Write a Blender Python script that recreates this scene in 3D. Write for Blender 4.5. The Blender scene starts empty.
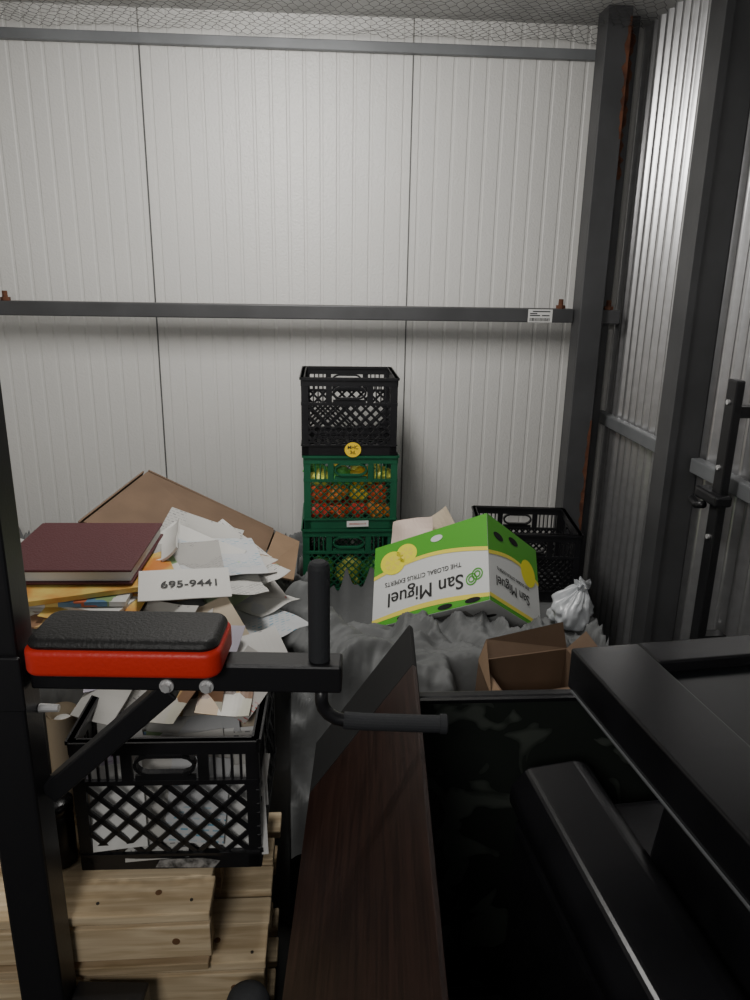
import bpy, bmesh, math, random
from mathutils import Vector, Matrix, noise, Euler
random.seed(7)
S=bpy.context.scene
COL=S.collection

# ---------------------------------------------------------------- materials
def mat(name,c,rough=.6,metal=0,bump=0,bscale=60,var=0,vscale=6,spec=.5,c2=None,coat=0,trans=0):
    m=bpy.data.materials.new(name); m.use_nodes=True
    nt=m.node_tree; b=nt.nodes['Principled BSDF']
    b.inputs['Base Color'].default_value=(*c,1); b.inputs['Roughness'].default_value=rough
    b.inputs['Metallic'].default_value=metal; b.inputs['Specular IOR Level'].default_value=spec
    b.inputs['Coat Weight'].default_value=coat; b.inputs['Transmission Weight'].default_value=trans
    tc=nt.nodes.new('ShaderNodeTexCoord')
    if var or c2:
        n=nt.nodes.new('ShaderNodeTexNoise'); n.inputs['Scale'].default_value=vscale; n.inputs['Detail'].default_value=6
        r=nt.nodes.new('ShaderNodeValToRGB')
        cc=c2 or tuple(x*(1-var) for x in c)
        r.color_ramp.elements[0].position=.38; r.color_ramp.elements[1].position=.62
        r.color_ramp.elements[0].color=(*cc,1); r.color_ramp.elements[1].color=(*c,1)
        nt.links.new(tc.outputs['Object'],n.inputs['Vector']); nt.links.new(n.outputs['Fac'],r.inputs['Fac'])
        nt.links.new(r.outputs['Color'],b.inputs['Base Color'])
    if bump:
        n2=nt.nodes.new('ShaderNodeTexNoise'); n2.inputs['Scale'].default_value=bscale; n2.inputs['Detail'].default_value=4
        bp=nt.nodes.new('ShaderNodeBump'); bp.inputs['Strength'].default_value=bump; bp.inputs['Distance'].default_value=.004
        nt.links.new(tc.outputs['Object'],n2.inputs['Vector']); nt.links.new(n2.outputs['Fac'],bp.inputs['Height'])
        nt.links.new(bp.outputs['Normal'],b.inputs['Normal'])
    return m
def wood(name,c1,c2,axis,scale=14,rough=.6,stretch=12):
    m=bpy.data.materials.new(name); m.use_nodes=True; nt=m.node_tree; b=nt.nodes['Principled BSDF']
    b.inputs['Roughness'].default_value=rough
    tc=nt.nodes.new('ShaderNodeTexCoord'); mp=nt.nodes.new('ShaderNodeMapping')
    s=[stretch,stretch,stretch]; s[axis]=1; mp.inputs['Scale'].default_value=s
    n=nt.nodes.new('ShaderNodeTexNoise'); n.inputs['Scale'].default_value=scale/3; n.inputs['Detail'].default_value=8; n.inputs['Distortion'].default_value=.6
    r=nt.nodes.new('ShaderNodeValToRGB'); r.color_ramp.elements[0].position=.35; r.color_ramp.elements[1].position=.65
    r.color_ramp.elements[0].color=(*c1,1); r.color_ramp.elements[1].color=(*c2,1)
    nt.links.new(tc.outputs['Object'],mp.inputs['Vector']); nt.links.new(mp.outputs['Vector'],n.inputs['Vector'])
    nt.links.new(n.outputs['Fac'],r.inputs['Fac']); nt.links.new(r.outputs['Color'],b.inputs['Base Color'])
    bp=nt.nodes.new('ShaderNodeBump'); bp.inputs['Strength'].default_value=.15; bp.inputs['Distance'].default_value=.002
    nt.links.new(n.outputs['Fac'],bp.inputs['Height']); nt.links.new(bp.outputs['Normal'],b.inputs['Normal'])
    return m
def printed(name,c,ink,sc=40):
    m=bpy.data.materials.new(name); m.use_nodes=True; nt=m.node_tree; b=nt.nodes['Principled BSDF']
    b.inputs['Roughness'].default_value=.55
    tc=nt.nodes.new('ShaderNodeTexCoord'); br=nt.nodes.new('ShaderNodeTexBrick')
    br.inputs['Scale'].default_value=sc; br.inputs['Color1'].default_value=(*ink,1); br.inputs['Color2'].default_value=(*c,1)
    br.inputs['Mortar'].default_value=(*c,1); br.inputs['Mortar Size'].default_value=.09; br.inputs['Bias'].default_value=-.1
    n=nt.nodes.new('ShaderNodeTexNoise'); n.inputs['Scale'].default_value=9
    gt=nt.nodes.new('ShaderNodeMath'); gt.operation='GREATER_THAN'; gt.inputs[1].default_value=.53
    mx=nt.nodes.new('ShaderNodeMix'); mx.data_type='RGBA'
    nt.links.new(tc.outputs['Object'],br.inputs['Vector']); nt.links.new(tc.outputs['Object'],n.inputs['Vector'])
    nt.links.new(n.outputs['Fac'],gt.inputs[0]); nt.links.new(gt.outputs[0],mx.inputs[0])
    mx.inputs[6].default_value=(*c,1); nt.links.new(br.outputs['Color'],mx.inputs[7]); nt.links.new(mx.outputs[2],b.inputs['Base Color'])
    return m
def patches(name,cols,sc=14):
    m=bpy.data.materials.new(name); m.use_nodes=True; nt=m.node_tree; b=nt.nodes['Principled BSDF']; b.inputs['Roughness'].default_value=.4
    tc=nt.nodes.new('ShaderNodeTexCoord'); v=nt.nodes.new('ShaderNodeTexVoronoi'); v.distance='CHEBYCHEV'; v.inputs['Scale'].default_value=sc
    sp=nt.nodes.new('ShaderNodeSeparateColor'); r=nt.nodes.new('ShaderNodeValToRGB'); r.color_ramp.interpolation='CONSTANT'
    for k in range(len(cols)-2): r.color_ramp.elements.new(.5)
    for k,c_ in enumerate(cols): r.color_ramp.elements[k].position=k/len(cols); r.color_ramp.elements[k].color=(*c_,1)
    nt.links.new(tc.outputs['Object'],v.inputs['Vector']); nt.links.new(v.outputs['Color'],sp.inputs[0]); nt.links.new(sp.outputs[0],r.inputs['Fac']); nt.links.new(r.outputs['Color'],b.inputs['Base Color'])
    return m
M={}
M['panel']=mat('panel_white',(.68,.672,.648),.36,0,.45,150,.03,2)
M['seam']=mat('seam_dark',(.12,.12,.12),.8)
M['steel']=mat('painted_steel',(.068,.069,.072),.45,.0,.08,80,.25,5)
M['steel_lt']=mat('painted_steel_light',(.22,.23,.24),.5,.2,.05,80,.2,5)
M['galv']=mat('galvanised',(.70,.70,.71),.30,.85,.03,50,.10,30)
M['rust']=mat('rust',(.16,.06,.03),.9,0,.5,120,.5,30)
M['ceil']=mat('ceiling_foil',(.62,.62,.61),.7,.0,.6,12,.2,8)
M['wire']=mat('wire',(.10,.10,.10),.45,.5)
M['concrete']=mat('concrete',(.04,.04,.038),.9,0,.4,30,.3,4)
M['blackmetal']=mat('black_powdercoat',(.015,.015,.017),.36,.1,.05,200)
M['blackplas']=mat('black_plastic',(.013,.013,.015),.36,0,.08,120,.3,15)
M['blacksatin']=mat('black_satin',(.013,.013,.015),.26,0,.04,90,.3,9)
M['foam']=mat('foam_grip',(.028,.030,.034),.75,0,.2,200)
M['vinyl']=mat('black_vinyl',(.014,.014,.014),.5,0,.35,220)
M['redvinyl']=mat('red_vinyl',(.74,.034,.02),.42,0,.2,160)
M['chrome']=mat('chrome',(.85,.85,.85),.4,.6)
M['green']=mat('green_plastic',(.010,.105,.050),.4,0,.05,80,.2,10)
M['card']=mat('cardboard',(.18,.115,.072),.8,0,.15,60,.18,7)
M['card2']=mat('cardboard_light',(.29,.19,.115),.8,0,.15,60,.15,7)
M['pallet']=wood('pallet_wood',(.58,.43,.25),(.86,.70,.47),0,14,.75)
M['palletend']=wood('pallet_wood_cross',(.36,.26,.14),(.62,.47,.30),0,14,.75)
M['walnut']=wood('dark_walnut',(.018,.0085,.0065),(.040,.019,.014),1,18,.42,22)
M['nail']=mat('nail',(.1,.09,.08),.6,.6)
M['knot']=mat('knot',(.18,.09,.04),.8)
M['tarp']=mat('grey_tarp',(.15,.155,.155),.6,0,.2,60,.12,5,spec=.3)
M['bag']=mat('plastic_bag',(.46,.48,.50),.28,0,.1,60)
M['maroon']=mat('maroon_cover',(.075,.014,.018),.5,0,.35,200)
M['white']=mat('white_paper',(.55,.54,.51),.6,0,0)
M['white2']=printed('printed_paper',(.53,.52,.49),(.11,.11,.12),34)
M['grey']=printed('newsprint',(.34,.33,.31),(.10,.10,.10),60)
M['cream']=mat('cream_paper',(.50,.42,.31),.65)
M['pink']=mat('pale_pink_card',(.70,.57,.49),.65)
M['lilac']=printed('lilac_mail',(.52,.49,.57),(.32,.18,.36),30)
M['orange']=mat('orange_cover',(.50,.17,.03),.45,0,0,1,.0,12,c2=(.60,.45,.12))
M['bluep']=printed('colour_flyer',(.50,.51,.52),(.10,.30,.42),25)
M['redp']=mat('red_flyer',(.5,.06,.05),.5,c2=(.6,.58,.55),vscale=25)
M['redink']=printed('red_print_flyer',(.54,.52,.49),(.45,.05,.04),28)
M['flyer']=patches('bright_flyer',[(.55,.55,.53),(.45,.12,.06),(.55,.55,.53),(.55,.42,.14),(.10,.20,.32),(.55,.55,.53),(.2,.30,.14)],20)
M['flyer2']=patches('brown_flyer',[(.25,.14,.08),(.6,.58,.52),(.5,.33,.15),(.12,.08,.06),(.62,.6,.5)],18)
M['ltgreen']=mat('pale_green_paper',(.45,.55,.35),.6)
M['black']=mat('matte_black',(.008,.008,.008),.85)
M['ink']=mat('ink',(.02,.02,.02),.6)
M['boxwhite']=mat('box_white',(.68,.69,.68),.5,0,.05,40)
M['boxgreen']=mat('box_green',(.085,.38,.03),.5)
M['boxyellow']=mat('box_yellow',(.85,.72,.10),.5)
M['lemon']=mat('lemon_print',(.88,.80,.05),.5)
M['stick']=mat('sticker_yellow',(.90,.62,.03),.5)
M['label']=mat('label_white',(.70,.70,.68),.5)
M['glass']=mat('dark_glass',(.004,.005,.006),.18,spec=.3)
def screenmat():
    m=bpy.data.materials.new('smudge_reflection_screen'); m.use_nodes=True; nt=m.node_tree; b=nt.nodes['Principled BSDF']
    tc=nt.nodes.new('ShaderNodeTexCoord'); n=nt.nodes.new('ShaderNodeTexNoise'); n.inputs['Scale'].default_value=8; n.inputs['Detail'].default_value=2.5; n.inputs['Distortion'].default_value=.7
    r=nt.nodes.new('ShaderNodeValToRGB'); r.color_ramp.elements[0].position=.55; r.color_ramp.elements[1].position=.59
    r.color_ramp.elements[0].color=(.026,.031,.027,1); r.color_ramp.elements[1].color=(.075,.086,.074,1)  # smudges, with the room's greenish-grey reflection lifted into the base colour
    r2=nt.nodes.new('ShaderNodeMapRange'); r2.inputs[1].default_value=.54; r2.inputs[2].default_value=.60; r2.inputs[3].default_value=.20; r2.inputs[4].default_value=.5
    nt.links.new(tc.outputs['Object'],n.inputs['Vector']); nt.links.new(n.outputs['Fac'],r.inputs['Fac']); nt.links.new(n.outputs['Fac'],r2.inputs[0])
    nt.links.new(r.outputs['Color'],b.inputs['Base Color']); nt.links.new(r2.outputs[0],b.inputs['Roughness'])
    return m
M['screen']=screenmat()

# ---------------------------------------------------------------- helpers
def obj_from_bm(name,bm,m,parent=None,loc=(0,0,0),rot=(0,0,0),smooth=False,bevel=0,seg=2):
    me=bpy.data.meshes.new(name); 
    bmesh.ops.recalc_face_normals(bm,faces=bm.faces[:])
    bm.to_mesh(me); bm.free()
    ms=m if isinstance(m,(list,tuple)) else [m]
    for x in ms: me.materials.append(x)
    if smooth:
        for p in me.polygons: p.use_smooth=True
    o=bpy.data.objects.new(name,me); COL.objects.link(o); o.location=loc; o.rotation_euler=rot
    if parent: o.parent=parent
    if bevel:
        b=o.modifiers.new('bevel','BEVEL'); b.width=bevel; b.segments=seg; b.limit_method='ANGLE'
    return o
def box(bm,a,b,M4=None):
    x0,y0,z0=a; x1,y1,z1=b
    vs=[Vector(p) for p in ((x0,y0,z0),(x1,y0,z0),(x1,y1,z0),(x0,y1,z0),(x0,y0,z1),(x1,y0,z1),(x1,y1,z1),(x0,y1,z1))]
    if M4: vs=[M4@v for v in vs]
    v=[bm.verts.new(p) for p in vs]
    for f in ((0,3,2,1),(4,5,6,7),(0,1,5,4),(1,2,6,5),(2,3,7,6),(3,0,4,7)): bm.faces.new([v[i] for i in f])
def boxobj(name,a,b,m,parent=None,loc=(0,0,0),bevel=0,seg=2,rot=(0,0,0)):
    bm=bmesh.new(); box(bm,a,b); return obj_from_bm(name,bm,m,parent,loc,rot,bevel=bevel,seg=seg)
def bar(bm,p0,p1,w,t,n):
    p0=Vector(p0);p1=Vector(p1);n=Vector(n).normalized(); d=(p1-p0); L=d.length
    if L<1e-5: return
    d/=L; s=n.cross(d)
    M4=Matrix((d,s,n)).transposed().to_4x4(); M4.translation=p0
    box(bm,(0,-w/2,-t/2),(L,w/2,t/2),M4)
def cyl(bm,r1,r2,d,Mx,seg=12): bmesh.ops.create_cone(bm,segments=seg,radius1=r1,radius2=r2,depth=d,cap_ends=True,matrix=Mx)
def tube(bm,pts,r,seg=16,cap=True):
    pts=[Vector(p) for p in pts]; rings=[]
    rr=r if isinstance(r,(list,tuple)) else [r]*len(pts)
    up=Vector((0,0,1))
    d0=(pts[1]-pts[0]).normalized()
    if abs(d0.z)>.9: up=Vector((0,1,0))
    for i,p in enumerate(pts):
        d=(pts[min(i+1,len(pts)-1)]-pts[max(i-1,0)]).normalized()
        s=d.cross(up).normalized(); u=s.cross(d).normalized(); 
        up=u
        rings.append([bm.verts.new(p+rr[i]*(math.cos(2*math.pi*k/seg)*s+math.sin(2*math.pi*k/seg)*u)) for k in range(seg)])
    for i in range(len(rings)-1):
        for k in range(seg):
            bm.faces.new((rings[i][k],rings[i][(k+1)%seg],rings[i+1][(k+1)%seg],rings[i+1][k]))
    if cap:
        bm.faces.new(rings[0][::-1]); bm.faces.new(rings[-1])
def top(o,label,cat,group=None,kind=None):
    o['label']=label; o['category']=cat
    if group: o['group']=group
    if kind: o['kind']=kind
    return o
def empty(name,loc,label,cat,group=None,rot=(0,0,0)):
    o=bpy.data.objects.new(name,None); o.empty_display_size=.05; COL.objects.link(o); o.location=loc; o.rotation_euler=rot
    return top(o,label,cat,group)
def struct(o): o['kind']='structure'; return o
def text_mesh(name,body,size,m,parent,M4,bold=0,align='CENTER'):
    cu=bpy.data.curves.new(name,'FONT'); cu.body=body; cu.size=size; cu.align_x=align; cu.align_y='CENTER'; cu.extrude=.0002; cu.offset=bold
    t=bpy.data.objects.new(name+'_tmp',cu); COL.objects.link(t)
    bpy.context.view_layer.update()
    me=bpy.data.meshes.new_from_object(t.evaluated_get(bpy.context.evaluated_depsgraph_get()))
    bpy.data.objects.remove(t)
    me.materials.clear(); me.materials.append(m)
    o=bpy.data.objects.new(name,me); COL.objects.link(o); o.parent=parent; o.matrix_local=M4
    return o
def poly(name,pts,m,parent,M4,off=.0006):
    bm=bmesh.new(); vs=[bm.verts.new((x,y,off)) for x,y in pts]
    f=bm.faces.new(vs); bmesh.ops.triangulate(bm,faces=[f])
    o=obj_from_bm(name,bm,m,parent); o.matrix_local=M4; return o
def circ(cx,cy,rx,ry,n=24,a=0):
    ca,sa=math.cos(a),math.sin(a)
    return [(cx+rx*math.cos(t)*ca-ry*math.sin(t)*sa, cy+rx*math.cos(t)*sa+ry*math.sin(t)*ca) for t in [2*math.pi*k/n for k in range(n)]]
RX=Matrix.Rotation(math.pi/2,4,'X'); RY=Matrix.Rotation(math.pi/2,4,'Y'); TR=Matrix.Translation

# ---------------------------------------------------------------- room
ZC=2.53
bm=bmesh.new()
S0=-.652; PW=.975
prof=[]
for k in range(-1,3):
    x0=S0+PW*k; n=16; p=PW/n
    for j in range(n):
        a=x0+j*p
        if j==0: prof+= [(a,3.062),(a+.003,3.062),(a+.004,3.05)]
        else: prof+= [(a,3.05)]
        prof+= [(a+p*.44,3.05),(a+p*.50,3.0528),(a+p*.62,3.0528),(a+p*.68,3.05)]
        if j==n-1: prof+=[(a+p-.001,3.05)]
prof=[q for q in prof if -1.5<=q[0]<=1.3]
lo=[bm.verts.new((a,b,0)) for a,b in prof]; hi=[bm.verts.new((a,b,ZC)) for a,b in prof]
for i in range(len(prof)-1): bm.faces.new((lo[i],lo[i+1],hi[i+1],hi[i]))
struct(obj_from_bm('wall_back',bm,M['panel']))
struct(boxobj('trim_1',(-1.5,3.02,2.412),(1.0,3.048,2.446),M['steel_lt'],bevel=.003))
for i,xs in enumerate((S0+.001,S0+PW+.001)):
    struct(boxobj('trim_%d'%(i+2),(xs-.0018,3.046,0),(xs+.0018,3.061,2.411),M['seam']))
struct(boxobj('floor',(-1.6,-1.2,-.1),(1.35,3.2,0),M['concrete']))
struct(boxobj('ceiling',(-1.6,-1.2,ZC),(1.35,3.2,ZC+.05),M['ceil']))
struct(boxobj('wall_left',(-1.56,-1.2,0),(-1.5,3.1,ZC),M['panel']))
bm=bmesh.new()
pts=[]
per=.062
yy=-.4
while yy<3.06:
    for fr_,xx in ((0,0),(.12,.004),(.25,.020),(.34,.026),(.48,.026),(.57,.020),(.70,.004),(.82,0)):
        pts.append((1.166+.026-xx,yy+fr_*per))
    yy+=per
pts=[q for q in pts if q[1]<=3.055]
lo=[bm.verts.new((a,b,0)) for a,b in pts]; hi=[bm.verts.new((a,b,ZC)) for a,b in pts]
for i in range(len(pts)-1): bm.faces.new((lo[i],lo[i+1],hi[i+1],hi[i]))
struct(obj_from_bm('wall_right',bm,M['galv'],smooth=True))

for y0,y1 in ((2.325,3.045),(.79,2.19)):
    top(boxobj('wall_rail',(0,0,0),(.035,y1-y0,.045),M['steel_lt'],loc=(1.128,y0,1.08),bevel=.004),'grey painted steel rail screwed across the corrugated wall','rail','rails on the corrugated wall')

e=empty('corner_post',(1.0,2.88,0),'dark grey painted steel corner column with rust streaks','steel column')
bm=bmesh.new(); box(bm,(-.045,-.05,0),(.04,-.038,ZC)); box(bm,(-.045,.038,0),(.04,.05,ZC)); box(bm,(-.045,-.038,0),(-.033,.038,ZC)); box(bm,(.028,-.038,0),(.04,.038,ZC))
obj_from_bm('column',bm,M['steel'],e,bevel=.002)
for z0,z1 in((2.12,2.5),(.62,1.12)):
    bm=bmesh.new(); n=22; lo=[];hi=[]
    for k in range(n+1):
        za=z0+(z1-z0)*k/n; w=.006+.020*random.random()*math.sin(math.pi*(k+.5)/(n+1))
        lo.append(bm.verts.new((.0395-w,-.0508,za))); hi.append(bm.verts.new((.0395,-.0508,za)))
    for k in range(n): bm.faces.new((lo[k],hi[k],hi[k+1],lo[k+1]))
    obj_from_bm('rust_streak',bm,M['rust'],e)
e=empty('angle_iron',(1.075,2.93,0),'rusty slim steel angle standing between column and corrugated wall','steel angle')
bm=bmesh.new(); box(bm,(-.012,0,0),(-.005,.09,ZC)); box(bm,(-.005,0,0),(.03,.007,ZC))
obj_from_bm('angle_body',bm,M['steel'],e)
bm=bmesh.new(); lo=[];hi=[]
for k in range(31):
    za=2.0+.5*k/30; w=.012+.02*random.random(); lo.append(bm.verts.new((-.010,-.0008,za))); hi.append(bm.verts.new((-.010+w,-.0008,za)))
for k in range(30): bm.faces.new((lo[k],hi[k],hi[k+1],lo[k+1]))
obj_from_bm('rust_streak',bm,M['rust'],e)
e=empty('frame_post',(1.112,2.25,0),'wide dark grey painted steel post against the corrugated wall','steel post')
bm=bmesh.new(); box(bm,(-.052,-.055,0),(.050,.055,ZC)); obj_from_bm('column',bm,M['steel'],e,bevel=.008)
bm=bmesh.new(); box(bm,(-.060,-.062,0),(-.036,-.0555,ZC)); obj_from_bm('flange',bm,M['steel'],e,bevel=.001)

bx=empty('cross_beam',(0,2.93,1.511),'grey painted square steel beam spanning the back wall','steel beam')
boxobj('beam_tube',(-1.49,-.03,-.026),(.953,.03,.026),M['steel'],bx,bevel=.004)
boxobj('beam_stub',(1.042,-.07,-.026),(1.12,-.042,.026),M['steel'],bx,bevel=.004)
for xx,yy_ in ((-1.162,-.01),(.905,-.01),(1.075,-.056)):
    bm=bmesh.new(); cyl(bm,.018,.018,.012,TR((xx,yy_,.0325)),6); cyl(bm,.010,.009,.024,TR((xx,yy_,.049)))
    obj_from_bm('bolt',bm,M['rust'],bx)
lab=boxobj('label_sticker',(-.047,-.0006,-.024),(.047,.0006,.024),M['label'],bx,loc=(.822,-.0312,-.001)); lab['label']='small white printed barcode sticker'
bm=bmesh.new(); xx=-.040
while xx<.038:
    w=random.choice((.001,.0018,.0026)); box(bm,(xx,-.0012,-.020),(xx+w,-.0008,-.008)); xx+=w+random.choice((.0012,.002))
obj_from_bm('barcode',bm,M['ink'],lab)
bm=bmesh.new()
for k,(x0,x1,z) in enumerate(((-.03,.038,.014),(-.04,-.012,.006),(-.04,.0,-.001),(.006,.036,-.001))): box(bm,(x0,-.0012,z),(x1,-.0008,z+.004))
obj_from_bm('print_lines',bm,M['ink'],lab)

# wire netting
bm=bmesh.new(); c=.034; r=.0011
def netz(x,y): return 2.462+.018*noise.noise(Vector((x*3,y*3,0)))+.012*noise.noise(Vector((x*9,y*9,3)))
sx=c*1.0; sy=c*.9
def wseg(a,b):
    a=Vector((a[0],a[1],netz(*a)));b=Vector((b[0],b[1],netz(*b)))
    d=(b-a).normalized(); s=d.cross(Vector((0,0,1))).normalized()*r; u=Vector((0,0,r))
    va=[bm.verts.new(a+q) for q in (s,u,-s)];vb=[bm.verts.new(b+q) for q in (s,u,-s)]
    for k in range(3): bm.faces.new((va[k],va[(k+1)%3],vb[(k+1)%3],vb[k]))
for i in range(int(2.55/sx)):
    for j in range(int(.95/sy)):
        X=-1.44+i*sx+(sx/2 if j%2 else 0)+.004*noise.noise(Vector((i*.7,j*.7,9))); Y=2.08+j*sy
        wseg((X,Y),(X,Y+sy*.4)); wseg((X,Y+sy*.4),(X-sx/2,Y+sy)); wseg((X,Y+sy*.4),(X+sx/2,Y+sy))
o=obj_from_bm('wire_netting',bm,M['wire']); top(o,'thin galvanised hexagonal wire netting stretched under the ceiling','wire netting',kind='stuff')

e=empty('door_latch_bar',(1.09,1.93,.60),'black steel slide bar with padlock latch on corrugated wall','latch')
bm=bmesh.new(); box(bm,(-.012,-.026,0),(.012,.022,.80)); obj_from_bm('bar',bm,M['blackmetal'],e,bevel=.004)
bm=bmesh.new(); box(bm,(-.03,-.04,.455),(.02,.085,.488)); obj_from_bm('latch',bm,M['blackmetal'],e,bevel=.008)
bm=bmesh.new(); tube(bm,[(-.03,.02,.448),(-.034,.05,.438),(-.030,.09,.446)],.011,12); obj_from_bm('latch_lever',bm,M['blackmetal'],e,smooth=True)
for z in (.56,.36,.74):
    bm=bmesh.new(); cyl(bm,.007,.007,.006,TR((-.015,0,z))@RY); obj_from_bm('screw',bm,M['chrome'],e)
for z in (.03,.70):
    bm=bmesh.new(); box(bm,(.012,-.02,z),(.076,.02,z+.03)); obj_from_bm('mounting_bracket',bm,M['blackmetal'],e)

# ---------------------------------------------------------------- power tower rack
ang=math.atan2(1.028-1.059,.023+.451)
rk=empty('power_tower',(-.451,1.059,0),'black steel exercise tower with padded arm rest and dip handles','exercise rack',rot=(0,0,ang))
bm=bmesh.new(); box(bm,(-.067,-.045,0),(.006,.013,2.2)); obj_from_bm('upright_post',bm,M['blackmetal'],rk,bevel=.005)
za,zb=1.041,1.087
bm=bmesh.new(); box(bm,(.009,-.023,za),(.478,.023,zb)); obj_from_bm('arm_tube',bm,M['blackmetal'],rk,bevel=.004)
bm=bmesh.new(); box(bm,(-.075,-.053,1.02),(.012,-.046,1.11)); obj_from_bm('joint_plate',bm,M['blackmetal'],rk,bevel=.003)
bm=bmesh.new(); bar(bm,(.010,0,.845),(.215,0,1.037),.034,.036,(0,1,0)); obj_from_bm('diagonal_brace',bm,M['blackmetal'],rk,bevel=.003)
for xx in (.215,.275):
    bm=bmesh.new(); cyl(bm,.011,.011,.003,TR((xx,-.0255,1.052))@RX,20); cyl(bm,.0075,.007,.008,TR((xx,-.031,1.052))@RX,6)
    o=obj_from_bm('bolt',bm,M['chrome'],rk); o['label']='chrome hex bolt'
bm=bmesh.new(); cyl(bm,.007,.006,.03,TR((.022,0,.995))@RY); obj_from_bm('bolt',bm,M['chrome'],rk)
pad=bpy.data.objects.new('arm_pad',None); COL.objects.link(pad); pad.parent=rk; pad.location=(.163,-.01,zb)
def rounded_slab(bm,L,W,z0,z1,rc,edge,n=8,m=5):
    rings=[]
    prof=[]
    for k in range(m+1):
        a=math.pi/2*k/m; prof.append((edge*(1-math.sin(a)),z0+edge*(1-math.cos(a))))
    prof2=[]
    for k in range(m+1):
        a=math.pi/2*k/m; prof2.append((edge*(1-math.cos(a)),z1-edge*(1-math.sin(a))))
    for ins,z in prof+prof2:
        ring=[]
        for cx,cy,a0 in ((L/2-rc,W/2-rc,0),(-L/2+rc,W/2-rc,90),(-L/2+rc,-W/2+rc,180),(L/2-rc,-W/2+rc,270)):
            for q in range(n+1):
                a=math.radians(a0+90*q/n); rr=max(rc-ins,.001)
                ring.append(bm.verts.new((cx+rr*math.cos(a),cy+rr*math.sin(a),z)))
        rings.append(ring)
    for i in range(len(rings)-1):
        K=len(rings[i])
        for k in range(K): bm.faces.new((rings[i][k],rings[i][(k+1)%K],rings[i+1][(k+1)%K],rings[i+1][k]))
    bm.faces.new(rings[0][::-1]); bm.faces.new(rings[-1])
bm=bmesh.new(); rounded_slab(bm,.284,.122,.001,.044,.024,.009); obj_from_bm('pad_side',bm,M['redvinyl'],pad,smooth=True)['label']='red vinyl pad side'
bm=bmesh.new(); rounded_slab(bm,.276,.112,.036,.058,.024,.012); obj_from_bm('pad_top',bm,M['vinyl'],pad,smooth=True)['label']='black textured vinyl pad top'
bm=bmesh.new(); tube(bm,[(.443,0,z) for z in (zb,zb+.15,zb+.157,zb+.16)],[.0165,.0165,.0145,.010],24); obj_from_bm('upright_grip',bm,M['foam'],rk,smooth=False,bevel=.001)
bm=bmesh.new()
P=[(.446,0,1.041),(.446,0,1.015),(.449,0,1.003),(.457,0,.992),(.469,0,.984),(.486,0,.980),(.511,0,.979)]
tube(bm,P,.0105,16); obj_from_bm('handle_tube',bm,M['blackmetal'],rk,smooth=True)
bm=bmesh.new(); tube(bm,[(.481,0,.981),(.511,0,.979),(.609,0,.977),(.631,0,.977),(.632,0,.977),(.642,0,.977),(.644,0,.977)],[.0135,.0135,.0135,.0135,.0155,.0155,.012],20); obj_from_bm('handle_grip',bm,M['foam'],rk,smooth=False)
bm=bmesh.new(); box(bm,(.008,-.045,.36),(.135,.013,.432)); obj_from_bm('lower_bracket',bm,M['blackmetal'],rk,bevel=.004)
bm=bmesh.new(); box(bm,(.008,-.045,.26),(.36,.013,.31)); obj_from_bm('lower_crossbar',bm,M['blackmetal'],rk,bevel=.004)
bm=bmesh.new(); tube(bm,[(.315,-.015,.31),(.315,-.015,.415),(.315,-.015,.432),(.315,-.015,.442)],[.040,.040,.034,.018],24); obj_from_bm('rubber_peg',bm,M['foam'],rk,smooth=True)
bm=bmesh.new(); box(bm,(-.068,-.65,0),(.009,-.046,.05)); obj_from_bm('floor_foot',bm,M['blackmetal'],rk,bevel=.004)
bm=bmesh.new(); box(bm,(.02,-.045,0),(.38,.013,.05)); obj_from_bm('floor_foot',bm,M['blackmetal'],rk,bevel=.004)

# ---------------------------------------------------------------- pallets
def pallet(loc,W,D,label,rotz=0,marks=False,boards=5):
    e=empty('wooden_pallet',loc,label,'pallet','stacked wooden pallets',rot=(0,0,rotz))
    for k in range(3):
        y=.030+(D-.08)*k/2
        bm=bmesh.new(); box(bm,(-W,y,.0165),(-.008-.004*k,y+.038,.1195)); obj_from_bm('stringer',bm,M['palletend'],e,bevel=.002)
    bm=bmesh.new(); box(bm,(-W,.008,.032),(random.uniform(-.012,-.002),.0295,.104)); obj_from_bm('side_board',bm,M['pallet'],e,bevel=.002)
    n=boards
    for k in range(n):
        y=(D-.10)*k/(n-1)
        bm=bmesh.new(); box(bm,(-W,y,.1198),(random.uniform(-.010,.004),y+(.088 if k==0 else .068),.1395)); obj_from_bm('deck_board',bm,M['pallet'],e,bevel=.003)
    for k in range(3):
        y=(D-.09)*k/2
        bm=bmesh.new(); box(bm,(-W,y+.008,0.0005),(-.01,y+.088,.0160)); obj_from_bm('bottom_board',bm,M['palletend'],e,bevel=.002)
    if marks:
        for k in range(5):
            bm=bmesh.new(); cyl(bm,.003,.003,.002,TR((-.03-.22*k/1.2+random.uniform(-.01,.01),random.choice((.02,.03)),.1402)),8); obj_from_bm('nail',bm,M['nail'],e)
        for x,y in ((-.10,.05),(-.33,.03)):
            bm=bmesh.new(); cyl(bm,.006,.006,.001,TR((x,y,.1402)),14); obj_from_bm('wood_knot',bm,M['knot'],e)
        bm=bmesh.new(); cyl(bm,.007,.007,.001,TR((-.065,.0074,.07))@RX,14); obj_from_bm('wood_knot',bm,M['knot'],e)
    return e
pallet((-.115,1.10,0),1.1,.44,'weathered pine pallet at the bottom of the stack')
pallet((-.135,1.098,.14),1.1,.44,'weathered pine pallet in the middle of the stack')
pallet((-.108,1.105,.28),1.1,.44,'pine pallet with board ends jutting past the one above',0,True)
pallet((-.205,1.083,.42),1.0,.44,'pale pine pallet carrying the black milk crate',.004,True)

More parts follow.
